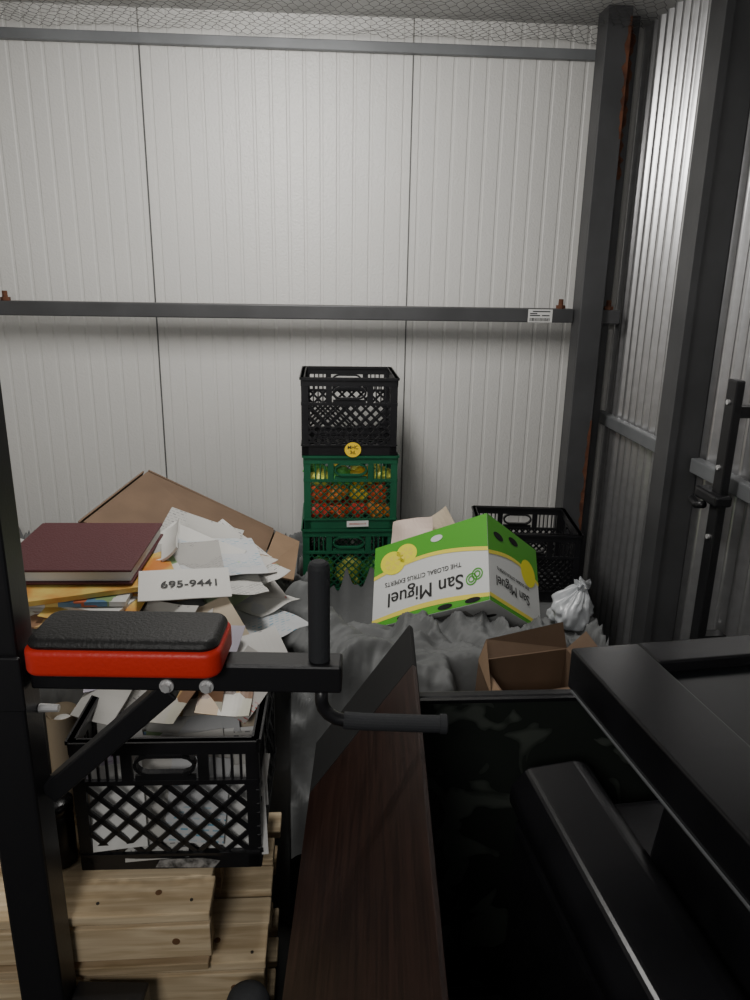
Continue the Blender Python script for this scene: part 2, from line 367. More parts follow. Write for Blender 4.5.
# ---------------------------------------------------------------- milk crates
def crate_mesh(w,d,h,cell=.034,bw=.0055,topband=.028,handleband=.06,botband=.034):
    bm=bmesh.new(); t=.006
    sides=[(Vector((1,0,0)),Vector((0,-1,0)),w,d),(Vector((1,0,0)),Vector((0,1,0)),w,d),(Vector((0,1,0)),Vector((1,0,0)),d,w),(Vector((0,1,0)),Vector((-1,0,0)),d,w)]
    Z=Vector((0,0,1))
    for S_,N_,sw,dist in sides:
        off=N_*(dist/2-t/2)
        def P(s,z): return S_*s+off+Z*z
        hw=sw/2-.002
        bar(bm,P(-hw,h-topband/2),P(hw,h-topband/2),topband,t+.004,N_)
        bar(bm,P(-hw,h-.004),P(hw,h-.004),.008,t+.012,N_)
        bar(bm,P(-hw,botband/2),P(hw,botband/2),botband,t+.001,N_)
        bar(bm,P(-hw,botband),P(hw,botband),.005,t+.007,N_)
        zb_=h-topband-handleband
        bar(bm,P(-hw,zb_),P(hw,zb_),.009,t+.003,N_)
        for sg in (-1,1): bar(bm,P(sg*(hw-.010),0),P(sg*(hw-.010),h),.022,t+.001,N_)
        hh_=.055; zc=h-topband-.022
        for sg in (-1,1):
            bar(bm,P(sg*(hh_+.014),zb_),P(sg*(hh_+.014),h-topband),.02,t+.002,N_)
        ring=[(hh_*math.cos(a)*(1 if abs(math.cos(a))<.8 else .98),zc+.019*max(-1,min(1,1.35*math.sin(a)))) for a in [2*math.pi*k/20 for k in range(21)]]
        for k in range(20): bar(bm,P(*ring[k]),P(*ring[k+1]),.006,t+.008,N_)
        bar(bm,P(-hh_,zb_+.008),P(hh_,zb_+.008),.014,t,N_)
        s=hh_+.034
        while s<hw-.022:
            for sg in (-1,1): bar(bm,P(sg*s,zb_),P(sg*s,h-topband),.0045,t-.001,N_)
            s+=.016
        z0,z1=botband,zb_; R=z1-z0
        for k in range(-40,41):
            c=k*cell
            for sg in (-1,1):
                if sg>0: sa,sb=c,c+R; za_,zb2=z0,z1
                else: sa,sb=c-R,c; za_,zb2=z1,z0
                lo_,hi_=max(sa,-hw),min(sb,hw)
                if hi_-lo_<.004: continue
                f=lambda s_: za_+(zb2-za_)*(s_-sa)/(sb-sa)
                bar(bm,P(lo_,f(lo_)),P(hi_,f(hi_)),bw,t-.001,N_)
    for k in range(9):
        x=-w/2+.02+(w-.04)*k/8; bar(bm,(x,-d/2+.004,.006),(x,d/2-.004,.006),.010,.006,Z)
        y=-d/2+.02+(d-.04)*k/8; bar(bm,(-w/2+.004,y,.006),(w/2-.004,y,.006),.010,.006,Z)
    return bm
def crate(loc,w,d,h,m,label,rotz=0,group=None,**k):
    e=empty('milk_crate',loc,label,'milk crate',group,rot=(0,0,rotz))
    obj_from_bm('crate_body',crate_mesh(w,d,h,**k),m,e)
    return e
SX=.086; ch=.263
names=[('black','open black plastic milk crate on top of the green ones'),('green','green plastic milk crate filled with bright wrapped packets'),('green','green plastic milk crate under the filled one'),('green','green plastic milk crate near the stack base'),('green','green plastic milk crate standing on the floor')]
cr=[]
for i,(c_,l_) in enumerate(names):
    m_=M['blackplas'] if c_=='black' else M['green']
    cr.append(crate((SX+(.003 if i%2 else -.002),2.5+.162,1.322-.2644*(i+1)),.322,.322,ch,m_,l_,rotz=random.uniform(-.012,.012),group='stacked milk crates against the back wall',cell=.036 if i==0 else .026,bw=.008 if i==0 else .0032))
FM=lambda x,y,z:Matrix(((1,0,0,x),(0,0,-1,y),(0,1,0,z),(0,0,0,1)))
st=poly('round_sticker',circ(0,0,.028,.026),M['stick'],cr[0],FM(.012,-.169,.021),0); st['label']='round yellow sticker with handwriting'
text_mesh('sticker_writing','MHC',.017,M['ink'],st,TR((0,.008,.0008)),.0002)
text_mesh('sticker_writing','3d.',.017,M['ink'],st,TR((0,-.009,.0008)),.0002)
lb=poly('paper_label',[(-.038,-.012),(.038,-.010),(.038,.012),(-.038,.010)],M['label'],cr[1],FM(.025,-.168,.02),0); lb['label']='small white label with red print'
poly('label_print',[(-.030,-.004),(.030,-.002),(.030,.004),(-.030,.002)],M['redp'],lb,TR((0,0,.0004)),0)

cols=[(.85,.10,.02),(.95,.55,.03),(.75,.80,.12),(.12,.5,.08),(.80,.04,.02),(.95,.25,.03)]
pm=[mat('packet_%d'%i,c_,.35,0,.3,60,0,25,c2=tuple(min(1,x*1.3+.06) for x in c_)) for i,c_ in enumerate(cols)]
def fold(p,k0=1.0):
    w=p+noise.noise_vector(p*1.1)*.45
    f=0
    for k,a in ((1,.6),(2.2,.28),(4.6,.12)):
        r_=1-abs(noise.noise(w*k*k0))*1.6; f+=a*max(0,r_)**2.5
    return f
def blob(name,label,cat,loc,sc,m,sub=3,amp=.18,freq=3,group=None,rot=(0,0,0),seed=0):
    bm=bmesh.new(); bmesh.ops.create_icosphere(bm,subdivisions=sub,radius=1)
    for v in bm.verts:
        n=v.co.normalized(); a=noise.noise(n*1.4+Vector((seed*3.1,seed,0))); b=fold(n*freq*.6+Vector((seed*1.7,2,5)))
        v.co=n*(1-amp*.6+amp*a+amp*1.2*b)
        v.co=Vector((v.co.x*sc[0],v.co.y*sc[1],v.co.z*sc[2]))
    o=obj_from_bm(name,bm,m,None,loc,rot,smooth=True)
    return top(o,label,cat,group)
k=0
zb2=1.322-.2644*2
for iz,dz in enumerate((.052,.116,.176)):
    for ix in range(4):
        for iy in range(2):
            c_=[4,0,4,5][(ix+iy)%4] if iz==0 else [0,5,1,0][(ix+iy)%4] if iz==1 else [2,3,1,2][(ix+iy)%4]
            blob('snack_packet','bright crinkled wrapper packet inside green crate','packet',(SX-.106+ix*.070+random.uniform(-.006,.006),2.545+iy*.075,zb2+dz+random.uniform(-.004,.008)),(random.uniform(.034,.046),.030,random.uniform(.026,.036)),pm[c_],4,.35,3.2,'bright packets in the green crates',(0,random.uniform(-.5,.5),0),k); k+=1
for ix in range(3):
    blob('snack_packet','bright crinkled wrapper packet inside green crate','packet',(SX-.10+ix*.1,2.58,zb2-.2644+.07),(.046,.05,.06),pm[[3,2,3][ix]],4,.3,3.0,'bright packets in the green crates',(0,0,0),k); k+=1

nc=crate((-.288,1.355,.5605),.338,.33,.28,M['blackplas'],'black plastic milk crate stuffed with mail on the pallets',rotz=-.02,cell=.050,bw=.0085)
s_=poly('scuffed_label',[(-.06,-.009),(.05,-.012),(.062,.004),(.03,.011),(-.05,.009)],mat('scuffed',(.35,.35,.35),.7,c2=(.05,.05,.05),vscale=60),nc,FM(.03,-.1705,.017),0); s_['label']='torn remains of a white label'

# ---------------------------------------------------------------- tarp
def sm(a,b,x):
    t=max(0,min(1,(x-a)/(b-a))); return t*t*(3-2*t)
def cloth(x,y):
    p=Vector((x,y,.7)); wv=noise.noise_vector(p*1.8)
    f=0
    for idx,(k,am,st) in enumerate(((3.4,.085,.40),(7.0,.040,.42),(15,.012,.5),(34,.0025,.5))):
        a=.6+1.9*noise.noise(Vector((x*1.3,y*1.3,4.2+idx*3)))+idx*.9
        u=(x*math.cos(a)+y*math.sin(a))+.14*wv.x; v=(-x*math.sin(a)+y*math.cos(a))+.14*wv.y
        n_=noise.noise(Vector((u*k,v*k*st,k)))
        f+=am*(1-min(1,abs(n_)*2.6))**1.1
    return f
def hh(x,y):
    h=.61
    h+=.205*(1-sm(-.36,-.16,x))*(1-.95*sm(2.05,2.2,y))
    h-=.09*sm(2.2,2.55,y)
    h+=.13*math.exp(-((x+.06)/.10)**2-((y-1.90)/.13)**2)+.07*math.exp(-((x-.06)/.12)**2-((y-1.68)/.10)**2)+.06*math.exp(-((x+.10)/.06)**2-((y-1.68)/.07)**2)
    h+=cloth(x,y)+.03*noise.noise(Vector((x*2.6,y*2.6,1)))
    f=1.60 if x<-.085 else 1.50
    h*=sm(f-.03,f+.12,y)*.30+.70
    if 0<x<.86 and y>1.84:
        pl=.784-.116*(x-.46)-1.0577*(y-1.905)-.012
        if y<2.46: h=min(h,max(.38,pl))
    if x>.5 and y>2.44: h=min(h,.505)
    wx=sm(.30,.36,x)*(1-sm(.64,.70,x))*(1-sm(1.68,1.74,y))
    h=h*(1-wx)+min(h,.555)*wx
    return max(h,.005)
def hole(x,y):
    if -.10<x<.275 and 2.47<y<2.86: return True
    if x<-.085 and y<1.595: return True
    if x>.80+.03*math.sin(y*9) and y<2.44: return True
    if x>.95: return True
    return False
bm=bmesh.new(); NX,NY=340,240; X0,X1,Y0,Y1=-1.25,1.02,1.49,2.98
vs=[[bm.verts.new((X0+(X1-X0)*i/NX,Y0+(Y1-Y0)*j/NY,hh(X0+(X1-X0)*i/NX,Y0+(Y1-Y0)*j/NY))) for i in range(NX+1)] for j in range(NY+1)]
for j in range(NY):
    for i in range(NX):
        if hole(vs[j][i].co.x,vs[j][i].co.y) or hole(vs[j+1][i+1].co.x,vs[j+1][i+1].co.y): continue
        bm.faces.new((vs[j][i],vs[j][i+1],vs[j+1][i+1],vs[j+1][i]))
bmesh.ops.delete(bm,geom=[v for v in bm.verts if not v.link_faces],context='VERTS')
low={}
def lowv(v,dx,dy):
    if v not in low:
        zz=.01 if (v.co.x<-.09 or dx) else .36+.05*math.sin(v.co.x*23)+.02*math.sin(v.co.x*71)
        low[v]=bm.verts.new((v.co.x+dx*(.02+.012*math.sin(v.co.y*40)),v.co.y+dy*(.01+.014*math.sin(v.co.x*60)),zz))
    return low[v]
for ed in [e_ for e_ in bm.edges if e_.is_boundary]:
    a,b=ed.verts
    if a.co.y<1.61 and b.co.y<1.61: dx,dy=0,-1
    elif .74<a.co.x<.9 and a.co.y<2.46: dx,dy=1,0
    else: continue
    bm.faces.new((a,b,lowv(b,dx,dy),lowv(a,dx,dy)))
o=obj_from_bm('grey_tarp',bm,M['tarp'],smooth=True)
top(o,'crumpled grey plastic tarp draped over stored belongings','tarp')
def hmax(x,y,r=.06): return max(hh(x+a,y+b) for a in(-r,0,r) for b in (-r,0,r))
def sack(name,label,cat,loc,R_,H_,m,neck=.3,rot=(0,0,0),pl=7,seed=1):
    bm=bmesh.new(); prof=[(0,.05),(0.01,.55),(.06,.85),(.2,1.0),(.4,.97),(.55,.85),(.68,.62),(.78,.42),(.84,neck),(.88,neck*.8),(.94,neck*1.1),(1,neck*1.25)]
    rings=[]; n=72; fine=[]
    for i in range(len(prof)-1):
        for q in range(4):
            t=q/4; fine.append((prof[i][0]*(1-t)+prof[i+1][0]*t,prof[i][1]*(1-t)+prof[i+1][1]*t))
    fine.append(prof[-1])
    for z,r_ in fine:
        ring=[]
        for k in range(n):
            a=2*math.pi*k/n
            pleat=math.cos(pl*a+seed+2*z)*.5+math.cos((pl*2+1)*a-seed*2)*.3
            rr=R_*r_*(1+pleat*(.06+.22*sm(.45,.8,z))+.45*noise.noise(Vector((math.cos(a)*1.6,math.sin(a)*1.6,z*2.2+seed)))+.16*noise.noise(Vector((math.cos(a)*4,math.sin(a)*4,z*6+seed))))
            ring.append(bm.verts.new((rr*math.cos(a)+R_*.5*sm(.5,1,z),rr*math.sin(a),H_*z*(1+.20*noise.noise(Vector((math.cos(a)*2,math.sin(a)*2,seed)))))))
        rings.append(ring)
    for i in range(len(rings)-1):
        for k in range(n): bm.faces.new((rings[i][k],rings[i][(k+1)%n],rings[i+1][(k+1)%n],rings[i+1][k]))
    bm.faces.new(rings[0][::-1]); bm.faces.new(rings[-1])
    o=obj_from_bm(name,bm,m,None,loc,rot,smooth=True); return top(o,label,cat)
sack('clear_plastic_bag','crumpled translucent white plastic bag beside the fruit box','plastic bag',(.695,1.93,.70),.060,.125,M['bag'],.30,(.15,.0,.3),6,3)

# ---------------------------------------------------------------- papers
def sheet(name,label,cat,w,l,loc,rot,m,curl=.0,th=.0015,group=None,seed=0,wr=.004):
    bm=bmesh.new(); n=12; g=[]
    for s in (0,1):
        rows=[]
        for j in range(n+1):
            r_=[]
            for i in range(n+1):
                x=w*(i/n-.5); y=l*(j/n-.5)
                z=curl*((i/n-.5)**2)*4*w+wr*noise.noise(Vector((x*14+seed,y*14,seed)))+curl*.5*l*(j/n)**2*math.sin(seed)
                r_.append(bm.verts.new((x,y,z+s*th)))
            rows.append(r_)
        g.append(rows)
    for j in range(n):
        for i in range(n):
            bm.faces.new((g[0][j][i],g[0][j+1][i],g[0][j+1][i+1],g[0][j][i+1])); bm.faces.new((g[1][j][i],g[1][j][i+1],g[1][j+1][i+1],g[1][j+1][i]))
    for i in range(n):
        bm.faces.new((g[0][0][i],g[0][0][i+1],g[1][0][i+1],g[1][0][i])); bm.faces.new((g[0][n][i+1],g[0][n][i],g[1][n][i],g[1][n][i+1]))
        bm.faces.new((g[0][i+1][0],g[0][i][0],g[1][i][0],g[1][i+1][0])); bm.faces.new((g[0][i][n],g[0][i+1][n],g[1][i+1][n],g[1][i][n]))
    o=obj_from_bm(name,bm,m,None,loc,rot,smooth=False); top(o,label,cat,group); return o
pmats=[('white','plain white sheet of paper lying on the pile'),('white2','printed white letter lying on the pile'),('grey','grey newsprint sheet lying on the pile'),('redink','white leaflet with red print on the pile'),('white2','printed white letter lying on the pile'),('flyer','brightly printed flyer lying on the pile'),('bluep','white flyer with blue print on the pile'),('flyer2','brown printed flyer lying on the pile')]
for i in range(28):
    if i<18: x=random.uniform(-.80,-.30); y=random.uniform(1.68,1.98)
    else: x=random.uniform(-.29,-.17); y=random.uniform(1.68,1.95)
    mk,lb_=random.choice(pmats)
    w,l=random.choice(((.21,.26),(.20,.15),(.19,.25),(.18,.22)))
    sheet('paper_sheet',lb_,'paper',w,l,(x,y,hmax(x,y,.07)+.003+.0010*i),(random.uniform(-.05,.12),random.uniform(-.05,.22),random.uniform(0,3.1)),M[mk],random.uniform(-.02,.04),.001,'loose papers on the pile',i,.010)
z=.90
for i in range(6):
    mk=['cream','white2','flyer2','white','flyer','orange'][i]
    sheet('magazine',{'orange':'magazine with orange and yellow cover under the album','flyer':'colourful magazine under the maroon album'}.get(mk,'thick folded magazine under the maroon album'),'magazine',.27+.05*random.random(),.25,(-.56+random.uniform(-.04,.04),1.70+random.uniform(-.06,.0),z),(0,0,random.uniform(-.4,.4)),M[mk],.0,.011,'magazines under the album',i,.001); z+=.0135
def P_(n,lb_,w,l,loc,rot,m,curl=0,seed=1,cat='paper',th=.001,wr=.004): return sheet(n,lb_,cat,w,l,loc,rot,M[m],curl,th,None,seed,wr)
P_('orange_magazine','orange and yellow magazine poking out below the album',.28,.14,(-.55,1.545,.935),(.12,0,.04),'flyer2',.0,3,'magazine',.004)
P_('bright_flyer','colourful flyer spread in front of the album',.20,.12,(-.50,1.54,.945),(.15,.05,-.1),'orange',.03,4,'flyer',.001)
P_('white_folder','large white folder leaning beside the album',.24,.20,(-.36,1.86,.93),(.35,.2,-.5),'white',.03,5,'folder')
P_('newspaper','grey newspaper with black print lying beside the album',.20,.16,(-.355,1.76,.960),(.25,.05,.25),'grey',.03,7,'newspaper',.004)
P_('white_folder','tall printed paper folder standing among papers',.24,.16,(-.36,2.0,.92),(.80,.15,-.45),'white2',.03,9,'folder')
P_('white_folder','wide white folder fanned open over papers',.22,.22,(-.29,1.95,.88),(.50,.35,-.7),'white2',.02,10,'folder')
P_('pale_green_paper','pale green sheet sticking out of the pile',.10,.14,(-.245,1.76,.885),(.5,.5,-.8),'ltgreen',.03,11)
P_('white_folder','leaflet with red print on the pile edge',.22,.16,(-.215,1.86,.84),(.5,.45,-.9),'redink',.02,13,'folder')
P_('white_booklet','thick white booklet tucked beside the album spine',.05,.20,(-.385,1.82,1.0),(.1,-.7,.1),'white',.1,17,'booklet',.006)
P_('bright_flyer','folded flyer with red and blue print on papers',.15,.12,(-.41,1.665,.960),(.22,-.05,.5),'flyer',.04,21,'flyer',.002)
ev=P_('mailer_bag','white mailing bag with bold black phone number',.20,.11,(-.315,1.59,.975),(.25,.04,.20),'white',.0,15,'mailing bag',.002,.001)
text_mesh('bag_print','695-9441',.034,M['ink'],ev,TR((.012,-.004,.0042)),.0004)
al=empty('photo_album',(-.573,1.73,.985),'large maroon hardcover album lying on papers','album',rot=(.02,.0,-.02))
boxobj('cover',(-.150,-.155,.030),(.150,.155,.036),M['maroon'],al,bevel=.002)
boxobj('cover',(-.150,-.155,0),(.150,.155,.006),M['maroon'],al,bevel=.002)
boxobj('pages',(-.140,-.147,.0062),(.145,.147,.0298),M['white'],al,bevel=.001)
boxobj('spine',(-.156,-.155,.001),(-.1505,.155,.035),M['maroon'],al,bevel=.002)
# mail in near crate
for i in range(16):
    x=-.40+.225*(i%4)/3+random.uniform(-.01,.01); y=1.222+.016*(i//4)+.002*(i%4)
    sheet('envelope','assorted mail envelope standing against the crate side','envelope',random.uniform(.10,.13),random.uniform(.15,.20),(x,y,.668+.012*(i//4)+random.uniform(-.015,.02)),(1.15,random.uniform(-.25,.25),random.uniform(-.05,.05)),M['label' if i%3==0 else ['white','white2','bluep','white','lilac','white','white2','white','cream','white','white','white2','white','flyer','white2','white'][i]],.01,.0012,'mail in the black crate',i,.002)
for i in range(14):
    x=-.40+.224*(i%5)/4+random.uniform(-.01,.01); y=1.30+.06*(i//5)+random.uniform(-.01,.01)
    mk=random.choice(['white','white2','lilac','flyer','bluep','cream'])
    sheet('envelope','assorted mail envelope stuffed upright in the crate','envelope',random.uniform(.12,.15) if 0<i%5<4 else .07,random.uniform(.17,.22),(x,y,.735+.02*(i//5)),(1.15+random.uniform(-.15,.15),random.uniform(-.25,.25),random.uniform(-.1,.1)),M[mk],.04,.0012,'mail in the black crate',i+20)
for i in range(16):
    x=-.41+.26*(i%6)/5+random.uniform(-.015,.015); y=1.35+.07*(i//6)
    mk=random.choice(['white','lilac','white2','cream','flyer','grey','flyer2','redink'])
    sheet('envelope','assorted mail heaped on top of the crate','envelope',random.uniform(.10,.15),random.uniform(.11,.17),(x,y,.850+.012*(i//6)+.0015*i),(random.uniform(.2,.7),random.uniform(-.3,.3),random.uniform(-.7,.7)),M[mk],.05,.0012,'mail in the black crate',i+40)
for i,(x,y) in enumerate(((-.575,1.27),(-.64,1.33),(-.535,1.37))):
    e=empty('paper_roll',(x,y,.561),'rolled up cream paper standing on the pallet','paper roll','rolled papers on the pallet',rot=(.10,.05*(i-1),0))
    L_=.31-.03*i
    bm=bmesh.new(); tube(bm,[(0,0,0.01),(0,0,L_)],.030,24,False); tube(bm,[(0,0,0.01),(0,0,L_)],.027,24,False); obj_from_bm('rolled_sheet',bm,M['cream'],e,smooth=True)
    bm=bmesh.new(); tube(bm,[(0,0,0.005),(0,0,L_-.02)],.017,20,True); obj_from_bm('inner_core',bm,M['redp'] if i==1 else M['white'],e,smooth=True)
e=empty('black_canister',(-.505,1.22,.561),'small black plastic canister beside the milk crate','canister')
bm=bmesh.new(); tube(bm,[(0,0,0),(0,0,.005),(0,0,.11),(0,0,.115)],[.026,.029,.029,.026],24); obj_from_bm('canister_body',bm,M['blackplas'],e,smooth=True)
bm=bmesh.new(); tube(bm,[(0,0,.116),(0,0,.135),(0,0,.14)],[.031,.031,.026],24); obj_from_bm('canister_lid',bm,M['blacksatin'],e,smooth=True)

# ---------------------------------------------------------------- cardboard at the back
def cardpoly(name,pts,m,th=.005,parent=None):
    bm=bmesh.new(); vs=[bm.verts.new(p) for p in pts]; f=bm.faces.new(vs)
    n=(Vector(pts[1])-Vector(pts[0])).cross(Vector(pts[2])-Vector(pts[0])).normalized()
    r_=bmesh.ops.extrude_face_region(bm,geom=[f]); 
    for v in r_['geom']:
        if isinstance(v,bmesh.types.BMVert): v.co+=n*th
    bmesh.ops.triangulate(bm,faces=bm.faces[:])
    return obj_from_bm(name,bm,m,parent)
e=empty('flattened_carton',(-.45,2.3,.80),'flattened brown cardboard box lying on the pile','cardboard box')
off=Vector(e.location)
def rel(*ps): return [tuple(Vector(p)-off) for p in ps]
cardpoly('main_panel',rel((-.585,2.45,1.01),(-.70,2.12,.945),(-.20,2.06,.80),(-.17,2.40,.82)),M['card'],parent=e)
cardpoly('folded_flap',rel((-.585,2.46,1.014),(-.175,2.41,.823),(-.17,2.49,.72),(-.62,2.56,.70)),M['card'],parent=e)
cardpoly('folded_flap',rel((-.165,2.39,.82),(-.195,2.07,.80),(-.095,2.10,.765),(-.085,2.34,.80)),M['card2'],parent=e)
cardpoly('folded_flap',rel((-.71,2.12,.948),(-.595,2.45,1.013),(-.66,2.50,.90),(-.76,2.17,.80)),M['card'],parent=e)

# ---------------------------------------------------------------- fruit box
C=Vector((.460,1.905,.784)); 
Lv=Vector((-.3057,.2077,-.1843)); Rv=Vector((.1992,.1422,-.1733)); Tv=Vector((.0216,.1968,.1861))
L=Lv.normalized(); R=(Rv-L*Rv.dot(L)).normalized(); T=L.cross(R)
if T.dot(Tv)<0: T=-T
LL,RR,TT=.425,.30,.278
e=empty('fruit_box',C,'open green and white citrus fruit carton tipped backwards on the tarp','cardboard box')
def fr(o_,x,y,z): 
    m=Matrix((x,y,z)).transposed().to_4x4(); m.translation=o_; return m
Z0=Vector((0,0,0))
bm=bmesh.new(); BF=Matrix((L,R,T)).transposed().to_4x4(); th=.005
box(bm,(0,0,0),(LL,RR,th),BF); box(bm,(0,0,th),(LL,th,TT),BF); box(bm,(0,RR-th,th),(LL,RR,TT),BF); box(bm,(0,th,th),(th,RR-th,TT),BF); box(bm,(LL-th,th,th),(LL,RR-th,TT),BF)
obj_from_bm('carton_body',bm,M['boxwhite'],e)
A=fr(Z0,L,T,L.cross(T)); f=1 if L.cross(T).dot(-R)>0 else -1
def strip(name,f0,f1,p0,p1,m,Mx,off,n=24):
    bm=bmesh.new(); a=[];b=[]
    for k in range(n+1):
        p=p0+(p1-p0)*k/n; a.append(bm.verts.new((p,f0(p),off))); b.append(bm.verts.new((p,f1(p),off)))
    for k in range(n): bm.faces.new((a[k],a[k+1],b[k+1],b[k]))
    o=obj_from_bm(name,bm,m,e); o.matrix_local=Mx; return o
strip('green_print',lambda p:.165+.035*math.sin(p/LL*3.0),lambda p:TT,0,LL,M['boxgreen'],A,.0008*f)
strip('yellow_print',lambda p:.155+.035*math.sin(p/LL*3.0),lambda p:.168+.035*math.sin(p/LL*3.0),0,LL,M['boxyellow'],A,.0012*f)
strip('yellow_print',lambda p:.012+.014*math.sin(p/LL*3.1),lambda p:.024+.018*math.sin(p/LL*3.1),0,LL,M['boxyellow'],A,.0012*f)
strip('green_print',lambda p:.001,lambda p:.012+.014*math.sin(p/LL*3.1),.0,LL,M['boxgreen'],A,.0008*f)
for cx,cy,r_ in ((.35,.205,.044),(.295,.225,.036)):
    poly('lemon_print',circ(cx,cy,r_*1.15,r_*.9,24,.4),M['lemon'],e,A,.0016*f)
    for k in range(6):
        a=k*math.pi/3+.3; poly('lemon_segment',[(cx+r_*.12*math.cos(a),cy+r_*.12*math.sin(a)),(cx+r_*.72*math.cos(a-.38),cy+r_*.6*math.sin(a-.38)),(cx+r_*.72*math.cos(a+.38),cy+r_*.6*math.sin(a+.38))],M['boxyellow'],e,A,.0020*f)
def tmat(p,q,off=.0016): return fr(L*p+T*q-R*off,L,-T,L.cross(-T))
text_mesh('brand_lettering','San Miguel',.066,M['ink'],e,tmat(.225,.082),0)
text_mesh('brand_lettering','San Miguel',.066,M['ink'],e,tmat(.2264,.082,.0017),0)
text_mesh('tagline_lettering','THE GLOBAL CITRUS EXPERTS',.021,M['ink'],e,tmat(.235,.135),0)
cx=.048
for (dx_,dy_) in ((-.010,.006),(.010,-.006)):
    bm=bmesh.new(); 
    for rr_ in (.017,.009):
        for k in range(20):
            a0,a1=2*math.pi*k/20,2*math.pi*(k+1)/20
            bar(bm,(cx+dx_+rr_*math.cos(a0),.084+dy_+rr_*math.sin(a0),.0014*f),(cx+dx_+rr_*math.cos(a1),.084+dy_+rr_*math.sin(a1),.0014*f),.004,.0008,(0,0,1))
    o=obj_from_bm('logo_swirl',bm,M['boxgreen'],e); o.matrix_local=A
for p in (.055,.15,.30):
    poly('vent_hole',circ(p,.012,.026,.008),M['black'],e,A,.0024*f)
poly('vent_hole',circ(.18,.245,.022,.011),M['boxwhite'],e,A,.0024*f)
B=fr(Z0,R,T,R.cross(T)); g=1 if R.cross(T).dot(-L)>0 else -1
strip('green_print',lambda p:.155+.03*math.sin(p/RR*3.0),lambda p:TT,0,RR,M['boxgreen'],B,.0008*g)
strip('yellow_print',lambda p:.146+.03*math.sin(p/RR*3.0),lambda p:.158+.03*math.sin(p/RR*3.0),0,RR,M['boxyellow'],B,.0012*g)
strip('green_print',lambda p:.001,lambda p:.014,0,RR,M['boxgreen'],B,.0008*g)
strip('yellow_print',lambda p:.014,lambda p:.026,0,RR,M['boxyellow'],B,.0012*g)
poly('lemon_print',circ(.235,.17,.045,.045),M['lemon'],e,B,.0016*g)
def tmat2(p,q,off=.0016): return fr(R*p+T*q-L*off,-R,-T,(-R).cross(-T))
text_mesh('brand_lettering','San Miguel',.046,M['ink'],e,tmat2(.135,.078),0)
text_mesh('tagline_lettering','THE GLOBAL CITRUS EXPERTS',.014,M['ink'],e,tmat2(.14,.118),0)
poly('vent_hole',circ(.06,.225,.028,.012),M['black'],e,B,.0018*g)
poly('vent_hole',circ(.15,.245,.028,.012),M['black'],e,B,.0018*g)
Bt=fr(Z0,L,R,L.cross(R)); h_=1 if L.cross(R).dot(-T)>0 else -1
for p,q in ((.06,.10),(.06,.22),(.16,.15),(.27,.08),(.27,.22),(.36,.15)):
    poly('vent_hole',circ(p,q,.022,.010),M['black'],e,Bt,.0010*h_)
poly('print_patch',[(.10,.03),(.22,.03),(.22,.09),(.10,.09)],M['grey'],e,Bt,.0010*h_)
def inbox(name,label,w,l,a,b,c_,yaw,m,curl=.05,th=.0012):
    o=sheet(name,label,'paper',w,l,(0,0,0),(0,0,0),M[m],curl,th,'papers inside the fruit box',a*50,.016)
    o.matrix_world=fr(C+L*a+R*b+T*c_,L,T,L.cross(T))@Matrix.Rotation(yaw,4,'Z'); return o
inbox('kraft_paper','pale pinkish card poking out of the fruit box',.16,.22,.325,.04,.262,.16,'pink')
inbox('kraft_paper','tan kraft paper poking out of the fruit box',.17,.22,.24,.09,.280,-.45,'cream')
inbox('kraft_paper','white paper poking out of the fruit box',.16,.22,.31,.13,.30,.12,'white')
inbox('kraft_paper','pale pinkish card poking out of the fruit box',.12,.20,.20,.16,.275,.30,'pink')
inbox('kraft_paper','torn brown cardboard poking out of the fruit box',.13,.20,.15,.21,.23,.35,'card2')

crate((.755,2.66,.515),.36,.33,.255,M['blackplas'],'black plastic milk crate half buried behind the fruit box',rotz=-.1,cell=.024,bw=.007)

e=empty('open_carton',(.50,1.58,.575),'small open brown cardboard box with raised flaps','cardboard box',rot=(.10,0,.22))
bm=bmesh.new(); w,d,h=.24,.15,.18; t=.004
box(bm,(-w/2,-d/2,0),(w/2,d/2,t)); box(bm,(-w/2,-d/2,t),(w/2,-d/2+t,h)); box(bm,(-w/2,d/2-t,t),(w/2,d/2,h)); box(bm,(-w/2,-d/2+t,t),(-w/2+t,d/2-t,h)); box(bm,(w/2-t,-d/2+t,t),(w/2,d/2-t,h))
obj_from_bm('carton_body',bm,M['card'],e)
for pts_,mm in (([(-w/2,-d/2,h),(w/2,-d/2,h),(w/2-.01,-d/2-.03,h+.01),(-w/2+.01,-d/2-.03,h+.01)],'card2'),([(w/2,d/2,h),(-w/2,d/2,h),(-w/2+.03,d/2+.03,h+.035),(w/2-.01,d/2+.02,h+.065)],'card'),([(-w/2,d/2,h),(-w/2,-d/2,h),(-w/2-.03,-d/2+.01,h+.005),(-w/2+.01,d/2-.01,h+.06)],'card2'),([(w/2,-d/2,h),(w/2,d/2,h),(w/2+.04,d/2-.01,h+.05),(w/2+.04,-d/2+.01,h+.03)],'card')):
    cardpoly('flap',pts_,M[mm],.003,e)

# ---------------------------------------------------------------- television
e=empty('television',(.475,1.36,0),'flat black glossy television with smudges and painted-in reflections, standing upright','television')
TH=.806
bm=bmesh.new(); box(bm,(-.285,.012,0),(.285,.04,TH)); obj_from_bm('back_shell',bm,M['blackplas'],e,bevel=.006)
bm=bmesh.new()
box(bm,(-.285,0,TH-.008),(.285,.0115,TH)); box(bm,(-.285,0,0),(.285,.0115,.03)); box(bm,(-.285,0,.03),(-.275,.0115,TH-.008)); box(bm,(.275,0,.03),(.285,.0115,TH-.008))
obj_from_bm('bezel',bm,M['blacksatin'],e,bevel=.001)
boxobj('screen',(-.2745,.004,.0305),(.2745,.0112,TH-.0085),M['screen'],e)

